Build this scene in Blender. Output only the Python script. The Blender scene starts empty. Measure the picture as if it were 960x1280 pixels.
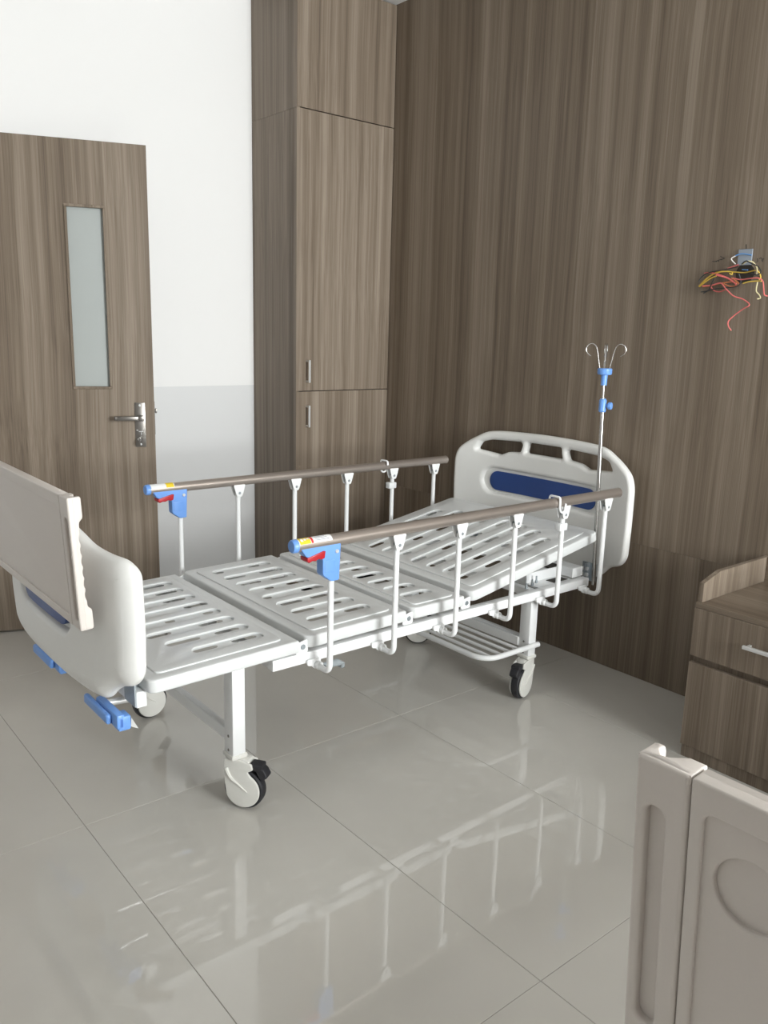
import bpy, bmesh, math, random
from mathutils import Vector, Matrix
from mathutils.geometry import tessellate_polygon
random.seed(7)
SC = bpy.context.scene
COL = SC.collection
PI = math.pi

# ------------------------------------------------------------------ camera
F_PX, YAW, PITCH, ROLL, CAM_H = 1028.28, 0.6896, 0.2133, 0.0265, 1.38
cam_data = bpy.data.cameras.new('camera')
cam_data.sensor_fit = 'VERTICAL'
cam_data.sensor_height = 36.0
cam_data.lens = F_PX * 36.0 / 1280.0
cam_data.clip_start = 0.02
cam = bpy.data.objects.new('camera', cam_data)
COL.objects.link(cam)
fwd = Vector((math.sin(YAW) * math.cos(PITCH), math.cos(YAW) * math.cos(PITCH), -math.sin(PITCH)))
rgt = Vector((math.cos(YAW), -math.sin(YAW), 0))
upv = rgt.cross(fwd)
r2 = rgt * math.cos(ROLL) + upv * math.sin(ROLL)
u2 = upv * math.cos(ROLL) - rgt * math.sin(ROLL)
m = Matrix((r2, u2, -fwd)).transposed().to_4x4()
m.translation = Vector((0, 0, CAM_H))
cam.matrix_world = m
SC.camera = cam

# ------------------------------------------------------------------ world, daylight, exposure
world = bpy.data.worlds.new('overcast_sky')
SC.world = world
world.use_nodes = True
bg = world.node_tree.nodes['Background']
bg.inputs['Color'].default_value = (0.93, 0.97, 1.0, 1)
bg.inputs['Strength'].default_value = 3.0
WIN_X0, WIN_X1, WIN_Z0, WIN_Z1 = 0.9, 2.80, 0.60, 2.85
YF = -3.4                      # window wall behind the camera
sun = bpy.data.lights.new('window_daylight', 'AREA')
sun.shape = 'RECTANGLE'
sun.size, sun.size_y = WIN_X1 - WIN_X0, WIN_Z1 - WIN_Z0
sun.energy = 520
sun.color = (1.0, 0.988, 0.978)
sun_ob = bpy.data.objects.new('window_daylight', sun)
sun_ob.location = ((WIN_X0 + WIN_X1) / 2, YF - 0.16, (WIN_Z0 + WIN_Z1) / 2)
sun_ob.rotation_euler = (PI / 2, 0, 0)
COL.objects.link(sun_ob)
vs = SC.view_settings
vs.view_transform = 'Standard'
vs.look = 'None'
vs.gamma = 1.0
vs.use_curve_mapping = False
vs.exposure = 0.0
SC.display_settings.display_device = 'sRGB'

# ------------------------------------------------------------------ room measures (metres)
XW = 2.881       # wood wall
YB = 3.905       # white back wall
YWF = 3.491      # wardrobe front
XL = -2.6        # left wall
ZC = 2.98        # ceiling

# ------------------------------------------------------------------ materials
def new_mat(name):
    mt = bpy.data.materials.new(name)
    mt.use_nodes = True
    nt = mt.node_tree
    return mt, nt, nt.nodes['Principled BSDF']

def N(nt, typ, **kw):
    n = nt.nodes.new(typ)
    for k, v in kw.items():
        if k.startswith('i_'):
            n.inputs[k[2:].replace('_', ' ')].default_value = v
        else:
            setattr(n, k, v)
    return n

def plain(name, col, rough=0.4, metal=0.0, var=0.03, bump=0.0, nscale=40.0, spec=0.5, coat=0.0):
    mt, nt, b = new_mat(name)
    tc = N(nt, 'ShaderNodeTexCoord')
    nz = N(nt, 'ShaderNodeTexNoise', i_Scale=nscale, i_Detail=3.0)
    nt.links.new(tc.outputs['Object'], nz.inputs['Vector'])
    mix = N(nt, 'ShaderNodeMix', data_type='RGBA')
    mix.inputs[6].default_value = (*[c * (1 - var) for c in col], 1)
    mix.inputs[7].default_value = (*[min(1, c * (1 + var)) for c in col], 1)
    nt.links.new(nz.outputs['Fac'], mix.inputs[0])
    nt.links.new(mix.outputs[2], b.inputs['Base Color'])
    b.inputs['Roughness'].default_value = rough
    b.inputs['Metallic'].default_value = metal
    b.inputs['Specular IOR Level'].default_value = spec
    b.inputs['Coat Weight'].default_value = coat
    if bump:
        bp = N(nt, 'ShaderNodeBump', i_Strength=bump, i_Distance=0.002)
        nt.links.new(nz.outputs['Fac'], bp.inputs['Height'])
        nt.links.new(bp.outputs['Normal'], b.inputs['Normal'])
    return mt

def wood(name, dark, mid, light, axis='Z', rough=0.38):
    """laminate with long straight grain along one axis; each object gets its own piece of veneer"""
    mt, nt, b = new_mat(name)
    tc = N(nt, 'ShaderNodeTexCoord')
    oi = N(nt, 'ShaderNodeObjectInfo')
    mul = N(nt, 'ShaderNodeMath', operation='MULTIPLY'); mul.inputs[1].default_value = 37.0
    nt.links.new(oi.outputs['Random'], mul.inputs[0])
    off = N(nt, 'ShaderNodeCombineXYZ')
    for i in range(3):
        nt.links.new(mul.outputs[0], off.inputs[i])
    add = N(nt, 'ShaderNodeVectorMath', operation='ADD')
    nt.links.new(tc.outputs['Object'], add.inputs[0]); nt.links.new(off.outputs[0], add.inputs[1])
    # slow sideways wander of the grain
    wn = N(nt, 'ShaderNodeTexNoise', i_Scale=0.9, i_Detail=1.0)
    nt.links.new(add.outputs[0], wn.inputs['Vector'])
    wsc = N(nt, 'ShaderNodeVectorMath', operation='SCALE'); wsc.inputs['Scale'].default_value = 0.035
    nt.links.new(wn.outputs['Color'], wsc.inputs[0])
    add2 = N(nt, 'ShaderNodeVectorMath', operation='ADD')
    nt.links.new(add.outputs[0], add2.inputs[0]); nt.links.new(wsc.outputs[0], add2.inputs[1])
    def layer(s, along, detail):
        sc = (s, s, along) if axis == 'Z' else ((s, along, s) if axis == 'Y' else (along, s, s))
        mp = N(nt, 'ShaderNodeVectorMath', operation='MULTIPLY'); mp.inputs[1].default_value = sc
        nt.links.new(add2.outputs[0], mp.inputs[0])
        nz = N(nt, 'ShaderNodeTexNoise', i_Scale=1.0, i_Detail=detail, i_Roughness=0.6)
        nt.links.new(mp.outputs[0], nz.inputs['Vector'])
        return nz
    a, c, d = layer(13, 0.12, 2.0), layer(62, 0.25, 3.0), layer(330, 2.0, 2.0)
    def lin(x, k, y):
        q = N(nt, 'ShaderNodeMath', operation='MULTIPLY_ADD'); q.inputs[1].default_value = k
        nt.links.new(x, q.inputs[0])
        if y is not None: nt.links.new(y, q.inputs[2])
        else: q.inputs[2].default_value = 0
        return q.outputs[0]
    v = lin(a.outputs['Fac'], 0.48, None); v = lin(c.outputs['Fac'], 0.36, v); v = lin(d.outputs['Fac'], 0.30, v)
    cr = N(nt, 'ShaderNodeValToRGB')
    e = cr.color_ramp.elements
    e[0].position, e[0].color = 0.42, (*dark, 1)
    e[1].position, e[1].color = 0.72, (*light, 1)
    k = e.new(0.56); k.color = (*mid, 1)
    nt.links.new(v, cr.inputs['Fac'])
    nt.links.new(cr.outputs['Color'], b.inputs['Base Color'])
    b.inputs['Roughness'].default_value = rough
    b.inputs['Specular IOR Level'].default_value = 0.25
    bp = N(nt, 'ShaderNodeBump', i_Strength=0.12, i_Distance=0.001)
    nt.links.new(d.outputs['Fac'], bp.inputs['Height']); nt.links.new(bp.outputs['Normal'], b.inputs['Normal'])
    return mt

M = {}
WD = ((0.124, 0.094, 0.069), (0.200, 0.157, 0.119), (0.300, 0.247, 0.196))
M['wood'] = wood('grey_brown_laminate', *WD)
M['wood_flat'] = wood('grey_brown_laminate_top', *WD, axis='Y', rough=0.3)
M['wood_wall'] = wood('wall_panel_laminate', (0.122, 0.092, 0.066), (0.188, 0.146, 0.108), (0.275, 0.224, 0.174))
M['gap'] = plain('dark_joint', (0.03, 0.025, 0.02), 0.8)
M['ceiling'] = plain('ceiling_paint', (0.78, 0.78, 0.77), 0.9, bump=0.05)
M['wall_plain'] = plain('white_emulsion', (0.80, 0.80, 0.79), 0.85, bump=0.05, nscale=200)
M['grout'] = plain('tile_grout', (0.30, 0.28, 0.25), 0.8)
M['bed_white'] = plain('white_powder_coat', (0.84, 0.845, 0.85), 0.32, var=0.01)
M['abs_white'] = plain('white_moulded_plastic', (0.80, 0.795, 0.775), 0.33, var=0.015)
M['deck'] = plain('white_deck_plastic', (0.69, 0.70, 0.70), 0.30, var=0.01)
M['tray'] = plain('warm_white_tray_plastic', (0.66, 0.605, 0.565), 0.42, var=0.015, bump=0.03, nscale=400)
M['caster'] = plain('ivory_caster_plastic', (0.74, 0.73, 0.69), 0.35)
M['rubber'] = plain('black_rubber', (0.02, 0.02, 0.024), 0.55)
M['navy'] = plain('navy_inlay', (0.018, 0.058, 0.23), 0.3)
M['blue'] = plain('sky_blue_plastic', (0.155, 0.335, 0.76), 0.35)
M['red'] = plain('red_trigger_plastic', (0.42, 0.012, 0.02), 0.35)
M['rail'] = plain('bronze_anodised_aluminium', (0.43, 0.375, 0.338), 0.32, metal=0.7, nscale=12)
M['steel'] = plain('polished_steel', (0.56, 0.55, 0.54), 0.22, metal=1.0)
M['zinc'] = plain('zinc_plated_bracket', (0.40, 0.44, 0.47), 0.4, metal=0.7)
M['dark_steel'] = plain('dark_satin_steel', (0.23, 0.215, 0.20), 0.32, metal=0.9)
M['chrome'] = plain('satin_chrome', (0.74, 0.74, 0.74), 0.32, metal=0.55)
M['sticker_white'] = plain('label_paper_white', (0.80, 0.80, 0.80), 0.5)
M['sticker_yellow'] = plain('label_yellow', (0.80, 0.58, 0.03), 0.5)
M['sticker_red'] = plain('label_red', (0.62, 0.03, 0.03), 0.5)
M['ink'] = plain('label_ink', (0.22, 0.24, 0.30), 0.6)
M['pencil'] = plain('black_marker', (0.03, 0.028, 0.026), 0.8)
M['clear'] = plain('frosted_clip_plastic', (0.78, 0.79, 0.80), 0.25)
M['frame_metal'] = plain('window_frame_paint', (0.75, 0.75, 0.75), 0.4)
for nm, c in dict(yellow=(0.72, 0.50, 0.08), pale=(0.70, 0.62, 0.36), pink=(0.72, 0.16, 0.15), orange=(0.70, 0.24, 0.10),
                  black=(0.025, 0.024, 0.024), wblue=(0.10, 0.26, 0.55), wwhite=(0.75, 0.72, 0.68)).items():
    M[nm] = plain('cable_' + nm, c, 0.45)
M['conduit'] = plain('pale_blue_conduit', (0.30, 0.34, 0.40), 0.5)

def dado_paint():
    mt, nt, b = new_mat('white_wall_with_grey_dado')
    tc = N(nt, 'ShaderNodeTexCoord'); sp = N(nt, 'ShaderNodeSeparateXYZ')
    nt.links.new(tc.outputs['Object'], sp.inputs[0])
    gt = N(nt, 'ShaderNodeMath', operation='GREATER_THAN'); gt.inputs[1].default_value = 1.093
    nt.links.new(sp.outputs['Z'], gt.inputs[0])
    mix = N(nt, 'ShaderNodeMix', data_type='RGBA')
    mix.inputs[6].default_value = (0.69, 0.69, 0.695, 1); mix.inputs[7].default_value = (0.82, 0.81, 0.805, 1)
    nt.links.new(gt.outputs[0], mix.inputs[0]); nt.links.new(mix.outputs[2], b.inputs['Base Color'])
    rg = N(nt, 'ShaderNodeMapRange'); rg.inputs[3].default_value = 0.35; rg.inputs[4].default_value = 0.8
    nt.links.new(gt.outputs[0], rg.inputs[0]); nt.links.new(rg.outputs[0], b.inputs['Roughness'])
    nz = N(nt, 'ShaderNodeTexNoise', i_Scale=160.0, i_Detail=2.0)
    nt.links.new(tc.outputs['Object'], nz.inputs['Vector'])
    bp = N(nt, 'ShaderNodeBump', i_Strength=0.04, i_Distance=0.001)
    nt.links.new(nz.outputs['Fac'], bp.inputs['Height']); nt.links.new(bp.outputs['Normal'], b.inputs['Normal'])
    return mt
M['wall'] = dado_paint()

def tile_mat():
    mt, nt, b = new_mat('polished_porcelain_tile')
    tc = N(nt, 'ShaderNodeTexCoord'); oi = N(nt, 'ShaderNodeObjectInfo')
    mul = N(nt, 'ShaderNodeVectorMath', operation='SCALE'); mul.inputs['Scale'].default_value = 1.0
    nt.links.new(oi.outputs['Location'], mul.inputs[0])
    add = N(nt, 'ShaderNodeVectorMath', operation='ADD')
    nt.links.new(tc.outputs['Object'], add.inputs[0]); nt.links.new(mul.outputs[0], add.inputs[1])
    nz = N(nt, 'ShaderNodeTexNoise', i_Scale=3.0, i_Detail=5.0)
    nt.links.new(add.outputs[0], nz.inputs['Vector'])
    cr = N(nt, 'ShaderNodeValToRGB')
    cr.color_ramp.elements[0].position = 0.3; cr.color_ramp.elements[0].color = (0.580, 0.556, 0.515, 1)
    cr.color_ramp.elements[1].position = 0.7; cr.color_ramp.elements[1].color = (0.620, 0.596, 0.553, 1)
    nt.links.new(nz.outputs['Fac'], cr.inputs['Fac']); nt.links.new(cr.outputs['Color'], b.inputs['Base Color'])
    r = N(nt, 'ShaderNodeMapRange'); r.inputs[3].default_value = 0.012; r.inputs[4].default_value = 0.035
    n2 = N(nt, 'ShaderNodeTexNoise', i_Scale=1.7, i_Detail=4.0)
    nt.links.new(add.outputs[0], n2.inputs['Vector']); nt.links.new(n2.outputs['Fac'], r.inputs[0])
    nt.links.new(r.outputs[0], b.inputs['Roughness'])
    b.inputs['Specular IOR Level'].default_value = 0.72
    return mt
M['tile'] = tile_mat()

def frosted():
    mt, nt, b = new_mat('frosted_door_glass')
    tc = N(nt, 'ShaderNodeTexCoord')
    nz = N(nt, 'ShaderNodeTexNoise', i_Scale=600.0, i_Detail=1.0)
    nt.links.new(tc.outputs['Object'], nz.inputs['Vector'])
    bp = N(nt, 'ShaderNodeBump', i_Strength=0.15, i_Distance=0.001)
    nt.links.new(nz.outputs['Fac'], bp.inputs['Height']); nt.links.new(bp.outputs['Normal'], b.inputs['Normal'])
    b.inputs['Base Color'].default_value = (0.50, 0.53, 0.52, 1)
    b.inputs['Roughness'].default_value = 0.35
    b.inputs['Transmission Weight'].default_value = 0.25
    return mt
M['frosted'] = frosted()

def clear_pane():
    mt, nt, b = new_mat('clear_window_glass')
    out = nt.nodes['Material Output']
    tr = N(nt, 'ShaderNodeBsdfTransparent'); tr.inputs['Color'].default_value = (0.95, 0.97, 0.97, 1)
    gl = N(nt, 'ShaderNodeBsdfGlossy'); gl.inputs['Roughness'].default_value = 0.02
    fr = N(nt, 'ShaderNodeFresnel'); fr.inputs['IOR'].default_value = 1.45
    mx = N(nt, 'ShaderNodeMixShader')
    nt.links.new(fr.outputs[0], mx.inputs[0]); nt.links.new(tr.outputs[0], mx.inputs[1]); nt.links.new(gl.outputs[0], mx.inputs[2])
    nt.links.new(mx.outputs[0], out.inputs['Surface'])
    nt.nodes.remove(b)
    return mt
M['pane'] = clear_pane()

# ------------------------------------------------------------------ mesh helpers
def box(bm, x0, x1, y0, y1, z0, z1, bevel=0.0, seg=2):
    vs_ = [bm.verts.new((x, y, z)) for x in (x0, x1) for y in (y0, y1) for z in (z0, z1)]
    q = [(0, 1, 3, 2), (4, 6, 7, 5), (0, 4, 5, 1), (2, 3, 7, 6), (0, 2, 6, 4), (1, 5, 7, 3)]
    fs = [bm.faces.new([vs_[i] for i in f]) for f in q]
    if bevel:
        es = list({e for f in fs for e in f.edges})
        bmesh.ops.bevel(bm, geom=es, offset=bevel, segments=seg, affect='EDGES', profile=0.5)
    return bm

def xform(bm, start, mat4):
    bm.verts.ensure_lookup_table()
    bmesh.ops.transform(bm, matrix=mat4, verts=bm.verts[start:])

def smooth_path(pts, n=6):
    P = [Vector(p) for p in pts]
    if len(P) < 3: return P
    out = []
    for i in range(len(P) - 1):
        p0, p1, p2, p3 = P[max(i - 1, 0)], P[i], P[i + 1], P[min(i + 2, len(P) - 1)]
        for k in range(n):
            t = k / n
            out.append(0.5 * ((2 * p1) + (-p0 + p2) * t + (2 * p0 - 5 * p1 + 4 * p2 - p3) * t * t + (-p0 + 3 * p1 - 3 * p2 + p3) * t ** 3))
    out.append(P[-1])
    return out

def fillet(pts, r, n=5):
    """round the inner corners of a polyline"""
    P = [Vector(p) for p in pts]; out = [P[0]]
    for i in range(1, len(P) - 1):
        a, b, c = P[i - 1], P[i], P[i + 1]
        d1, d2 = (a - b).normalized(), (c - b).normalized()
        rr = min(r, (a - b).length * 0.49, (c - b).length * 0.49)
        s, e = b + d1 * rr, b + d2 * rr
        for k in range(n + 1):
            t = k / n
            out.append((1 - t) ** 2 * s + 2 * t * (1 - t) * b + t * t * e)
    out.append(P[-1])
    return out

def tube(bm, pts, r, seg=10, cap=True):
    P = [Vector(p) for p in pts]
    rs = r if isinstance(r, (list, tuple)) else [r] * len(P)
    t0 = (P[1] - P[0]).normalized()
    ref = Vector((0, 0, 1)) if abs(t0.z) < 0.9 else Vector((1, 0, 0))
    nrm = t0.cross(ref).normalized()
    rings = []
    for i, p in enumerate(P):
        t = (P[min(i + 1, len(P) - 1)] - P[max(i - 1, 0)]).normalized()
        nrm = (nrm - t * nrm.dot(t)).normalized()
        bn = t.cross(nrm)
        rings.append([bm.verts.new(p + (nrm * math.cos(2 * PI * k / seg) + bn * math.sin(2 * PI * k / seg)) * rs[i]) for k in range(seg)])
    for a, b in zip(rings, rings[1:]):
        for k in range(seg):
            bm.faces.new((a[k], a[(k + 1) % seg], b[(k + 1) % seg], b[k]))
    if cap:
        bm.faces.new(list(reversed(rings[0]))); bm.faces.new(rings[-1])
    return bm

def cyl(bm, a, b, r, seg=16):
    return tube(bm, [a, b], r, seg)

def lathe(bm, prof, centre, axis='Z', seg=24):
    """prof: list of (radius, height) from bottom to top"""
    c = Vector(centre)
    def pt(r, h, a):
        x, y = r * math.cos(a), r * math.sin(a)
        return c + (Vector((x, y, h)) if axis == 'Z' else (Vector((h, x, y)) if axis == 'X' else Vector((y, h, x))))
    rings = [[bm.verts.new(pt(r, h, 2 * PI * k / seg)) for k in range(seg)] for r, h in prof]
    for a, b in zip(rings, rings[1:]):
        for k in range(seg):
            bm.faces.new((a[k], a[(k + 1) % seg], b[(k + 1) % seg], b[k]))
    bm.faces.new(list(reversed(rings[0]))); bm.faces.new(rings[-1])
    return bm

def plate(bm, outer, holes, z0, z1, bevel=0.0, mat4=None, bres=2, slope=1.0, oslope=1.0):
    """flat plate with through holes, made from outlines in the xy plane between z0 and z1, edges rounded"""
    z0, z1 = min(z0, z1), max(z0, z1)
    bevel = min(bevel, (z1 - z0) * 0.49)
    T = mat4 if mat4 is not None else Matrix.Identity(4)
    loops = []
    for n, lp in enumerate([outer] + list(holes)):
        P = []
        for q in lp:
            v = Vector((q[0], q[1]))
            if not P or (v - P[-1]).length > 2e-4: P.append(v)
        if (P[0] - P[-1]).length < 2e-4: P.pop()
        area = sum(P[i - 1].x * P[i].y - P[i].x * P[i - 1].y for i in range(len(P)))
        if (area > 0) != (n == 0): P.reverse()
        nr = []
        for i in range(len(P)):
            d1, d2 = (P[i] - P[i - 1]).normalized(), (P[(i + 1) % len(P)] - P[i]).normalized()
            n1, n2 = Vector((-d1.y, d1.x)), Vector((-d2.y, d2.x))
            h = n1 + n2
            h = h.normalized() if h.length > 1e-6 else n1
            nr.append(h / max(0.6, h.dot(n1)) * (slope if n else oslope))
        loops.append((P, nr))
    if bevel > 0:
        k = bres + 1
        prof = [(bevel * (1 - math.sin(PI / 2 * i / k)), z1 - bevel * (1 - math.cos(PI / 2 * i / k))) for i in range(k + 1)]
        prof += [(a, z0 + (z1 - b)) for a, b in reversed(prof)]
    else:
        prof = [(0, z1), (0, z0)]
    top, bot, flat = [], [], []
    for P, nr in loops:
        rings = [[bm.verts.new(T @ Vector((p.x + h.x * ins, p.y + h.y * ins, z))) for p, h in zip(P, nr)] for ins, z in prof]
        L = len(P)
        for a, b in zip(rings, rings[1:]):
            for i in range(L):
                bm.faces.new((a[i], b[i], b[(i + 1) % L], a[(i + 1) % L]))
        top += rings[0]; bot += rings[-1]
        flat.append([Vector((p.x + h.x * bevel, p.y + h.y * bevel, 0)) for p, h in zip(P, nr)])
    for t in tessellate_polygon(flat):
        if len(set(t)) < 3: continue
        for side in (top, bot):
            try: bm.faces.new([side[i] for i in t])
            except ValueError: pass
    return bm

MYZ = Matrix(((0, 0, 1, 0), (1, 0, 0, 0), (0, 1, 0, 0), (0, 0, 0, 1)))    # plate drawn in (y, z), thickness along x
MXZ = Matrix(((1, 0, 0, 0), (0, 0, -1, 0), (0, 1, 0, 0), (0, 0, 0, 1)))   # plate drawn in (x, z), thickness along -y

def rrect(x0, x1, y0, y1, r=0.02, n=5):
    out = []
    for cx, cy, a in ((x1 - r, y1 - r, 0), (x0 + r, y1 - r, PI / 2), (x0 + r, y0 + r, PI), (x1 - r, y0 + r, 1.5 * PI)):
        for k in range(n + 1):
            t = a + PI / 2 * k / n
            out.append((cx + r * math.cos(t), cy + r * math.sin(t)))
    return out

def stadium(x0, x1, yc, w, n=6):
    return rrect(x0, x1, yc - w / 2, yc + w / 2, w / 2 - 1e-5, n)

def soft(poly, r, n=4):
    """closed outline with rounded corners"""
    P = [Vector((p[0], p[1])) for p in poly]; out = []
    L = len(P)
    for i in range(L):
        a, b, c = P[i - 1], P[i], P[(i + 1) % L]
        rr = r[i] if isinstance(r, (list, tuple)) else r
        rr = min(rr, (a - b).length * 0.48, (c - b).length * 0.48)
        s, e = b + (a - b).normalized() * rr, b + (c - b).normalized() * rr
        for k in range(n + 1):
            t = k / n
            q = (1 - t) ** 2 * s + 2 * t * (1 - t) * b + t * t * e
            out.append((q.x, q.y))
    return out

# ------------------------------------------------------------------ object helpers
def obj(name, bm, mat, parent=None, loc=None, smooth=35):
    bmesh.ops.recalc_face_normals(bm, faces=bm.faces)
    me = bpy.data.meshes.new(name)
    bm.to_mesh(me); bm.free()
    me.materials.append(M[mat])
    if smooth:
        for p in me.polygons: p.use_smooth = True
        me.set_sharp_from_angle(angle=math.radians(smooth))
    o = bpy.data.objects.new(name, me)
    COL.objects.link(o)
    if parent is not None: o.parent = parent
    if loc is not None: o.location = loc
    return o

def tag(o, label, cat, group=None):
    o['label'] = label; o['category'] = cat
    if group: o['group'] = group
    return o

def thing(name, loc, label, cat, group=None, rz=0.0):
    o = bpy.data.objects.new(name, None)
    o.empty_display_size = 0.1
    o.location = loc; o.rotation_euler = (0, 0, rz)
    COL.objects.link(o)
    return tag(o, label, cat, group)

def struct(o):
    o['kind'] = 'structure'
    return o

class Builder:
    """parts are drawn in world measures and stored relative to the thing's base"""
    def __init__(s, root): s.root = root; s.o = Vector(root.location)
    def part(s, name, bm, mat, parent=None, smooth=35):
        bmesh.ops.translate(bm, vec=-s.o, verts=bm.verts)
        return obj(name, bm, mat, parent or s.root, smooth=smooth)

def copy_tree(o, parent=None):
    c = o.copy(); COL.objects.link(c); c.parent = parent
    for ch in o.children: copy_tree(ch, c)
    return c

def B(): return bmesh.new()

# ================================================================== THE ROOM
# floor: grout bed with single polished tiles 0.583 x 1.167 m
TW, TL, JT = 0.583, 1.168, 0.0016
YEND = YB
floor = struct(obj('floor', box(B(), XL - 0.1, XW + 0.1, YF - 0.1, YB + 2.2, -0.06, -0.0015), 'grout', smooth=0))
tmesh = None
ix0 = math.floor((XL - 0.69) / TW); 
tiles = 0
for i in range(ix0, 5):
    for j in range(-4, 5):
        xa, xb = 0.69 + i * TW, 0.69 + (i + 1) * TW
        ya, yb = 0.96 + j * TL, 0.96 + (j + 1) * TL
        xa2, xb2, ya2, yb2 = max(xa, XL), min(xb, XW), max(ya, YF), min(yb, YB + 2.0)
        if xb2 - xa2 < 0.02 or yb2 - ya2 < 0.02: continue
        full = (xa2, xb2, ya2, yb2) == (xa, xb, ya, yb)
        cx, cy, hx, hy = (xa2 + xb2) / 2, (ya2 + yb2) / 2, (xb2 - xa2 - JT) / 2, (yb2 - ya2 - JT) / 2
        if full and tmesh is not None:
            t = bpy.data.objects.new('tile', tmesh); COL.objects.link(t); t.parent = floor; t.location = (cx, cy, 0)
        else:
            bm = box(B(), -hx, hx, -hy, hy, -0.012, 0.0, 0.0007, 1)
            t = obj('tile', bm, 'tile', floor, (cx, cy, 0), smooth=0)
            if full: tmesh = t.data
        tiles += 1

struct(obj('ceiling', box(B(), XL - 0.1, XW + 0.1, YF - 0.1, YB + 2.2, ZC, ZC + 0.1), 'ceiling', smooth=0))
struct(obj('wall_left', box(B(), XL - 0.12, XL, YF - 0.1, YB + 2.2, 0, ZC), 'wall', smooth=0))

# white back wall with its doorway, grey dado paint up to 1.09 m
DX0, DX1, DZ = 0.745, 1.640, 2.146
bm = B()
box(bm, XL, DX0, YB, YB + 0.12, 0, ZC); box(bm, DX1, XW + 0.1, YB, YB + 0.12, 0, ZC); box(bm, DX0, DX1, YB, YB + 0.12, DZ, ZC)
struct(obj('wall_back', bm, 'wall', smooth=0))
# corridor beyond the doorway
struct(obj('wall_corridor', box(B(), XL, XW + 0.1, YB + 1.9, YB + 2.0, 0, ZC), 'wall_plain', smooth=0))
struct(obj('wall_corridor_end', box(B(), XW, XW + 0.1, YB + 0.12, YB + 1.9, 0, ZC), 'wall_plain', smooth=0))
# door frame
bm = B()
box(bm, DX0, DX0 + 0.030, YB - 0.008, YB + 0.128, 0, DZ, 0.002, 1); box(bm, DX1 - 0.036, DX1, YB - 0.008, YB + 0.128, 0, DZ, 0.002, 1)
box(bm, DX0 + 0.030, DX1 - 0.036, YB - 0.008, YB + 0.128, DZ - 0.03, DZ, 0.002, 1)
struct(obj('trim_1', bm, 'wood', smooth=0))

# window wall behind the camera
bm = B()
box(bm, XL, WIN_X0, YF - 0.12, YF, 0, ZC); box(bm, WIN_X1, XW + 0.1, YF - 0.12, YF, 0, ZC)
box(bm, WIN_X0, WIN_X1, YF - 0.12, YF, 0, WIN_Z0); box(bm, WIN_X0, WIN_X1, YF - 0.12, YF, WIN_Z1, ZC)
struct(obj('wall_front', bm, 'wall_plain', smooth=0))
bm = B()
fw = 0.05
box(bm, WIN_X0, WIN_X1, YF - 0.09, YF - 0.03, WIN_Z0, WIN_Z0 + fw); box(bm, WIN_X0, WIN_X1, YF - 0.09, YF - 0.03, WIN_Z1 - fw, WIN_Z1)
nb = 2
for k in range(nb + 1):
    xm = WIN_X0 + (WIN_X1 - WIN_X0 - fw) * k / nb
    box(bm, xm, xm + fw, YF - 0.09, YF - 0.03, WIN_Z0 + fw, WIN_Z1 - fw)
win = struct(obj('window_1', bm, 'frame_metal', smooth=0))
for k in range(nb):
    xm = WIN_X0 + (WIN_X1 - WIN_X0 - fw) * k / nb
    xn = WIN_X0 + (WIN_X1 - WIN_X0 - fw) * (k + 1) / nb
    obj('pane', box(B(), xm + fw, xn, YF - 0.064, YF - 0.058, WIN_Z0 + fw, WIN_Z1 - fw), 'pane', win, smooth=0)

# wood-panelled wall: a backing with single laminate sheets
wr = struct(obj('wall_right', box(B(), XW + 0.006, XW + 0.12, YF - 0.1, YB + 0.12, 0, ZC), 'gap', smooth=0))
ys = [YB, 3.49, 2.27, 1.05, -0.17, -1.39, YF]
SEAM = 0.567
for a, b in zip(ys, ys[1:]):
    for z0, z1 in ((0.0, SEAM), (SEAM, ZC)):
        g = 0.0003
        hy, hz = (a - b) / 2 - g, (z1 - z0) / 2 - g
        obj('panel', box(B(), 0, 0.012, -hy, hy, -hz, hz), 'wood_wall', wr, (XW, (a + b) / 2, (z0 + z1) / 2), smooth=0)

# pencil notes on the wall around the cable outlet (strokes measured on the wall)
def on_wall(px, py, X):
    d = r2 * ((px - 480) / F_PX) + u2 * ((640 - py) / F_PX) + fwd
    t = X / d.x
    return Vector((X, d.y * t, CAM_H + d.z * t))
def stroke(lst, r=0.0012):
    bm = B()
    for l in lst:
        tube(bm, [on_wall(880 + a / 12, 300 + b / 12, XW - 0.0004) for a, b in l], r, 6)
    bmesh.ops.scale(bm, vec=(0.35, 1, 1), space=Matrix.Translation((-XW, 0, 0)), verts=bm.verts)
    return obj('pencil_mark', bm, 'pencil', wr)
stroke([[(125, 320), (170, 322), (230, 300), (310, 275)], [(245, 245), (310, 275), (255, 300)], [(180, 330), (200, 310), (225, 322)]])['label'] = 'hand-drawn arrow pointing right'
stroke([[(632, 65), (632, 130)], [(540, 145), (720, 135)]], 0.0016)['label'] = 'hand-drawn cross line above the cable outlet'
stroke([[(800, 275), (806, 318), (785, 336)], [(832, 285), (842, 266), (856, 268), (862, 282)], [(902, 278), (872, 284), (866, 310), (888, 325)], [(868, 300), (895, 298)]])['label'] = 'handwritten pencil note'

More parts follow.
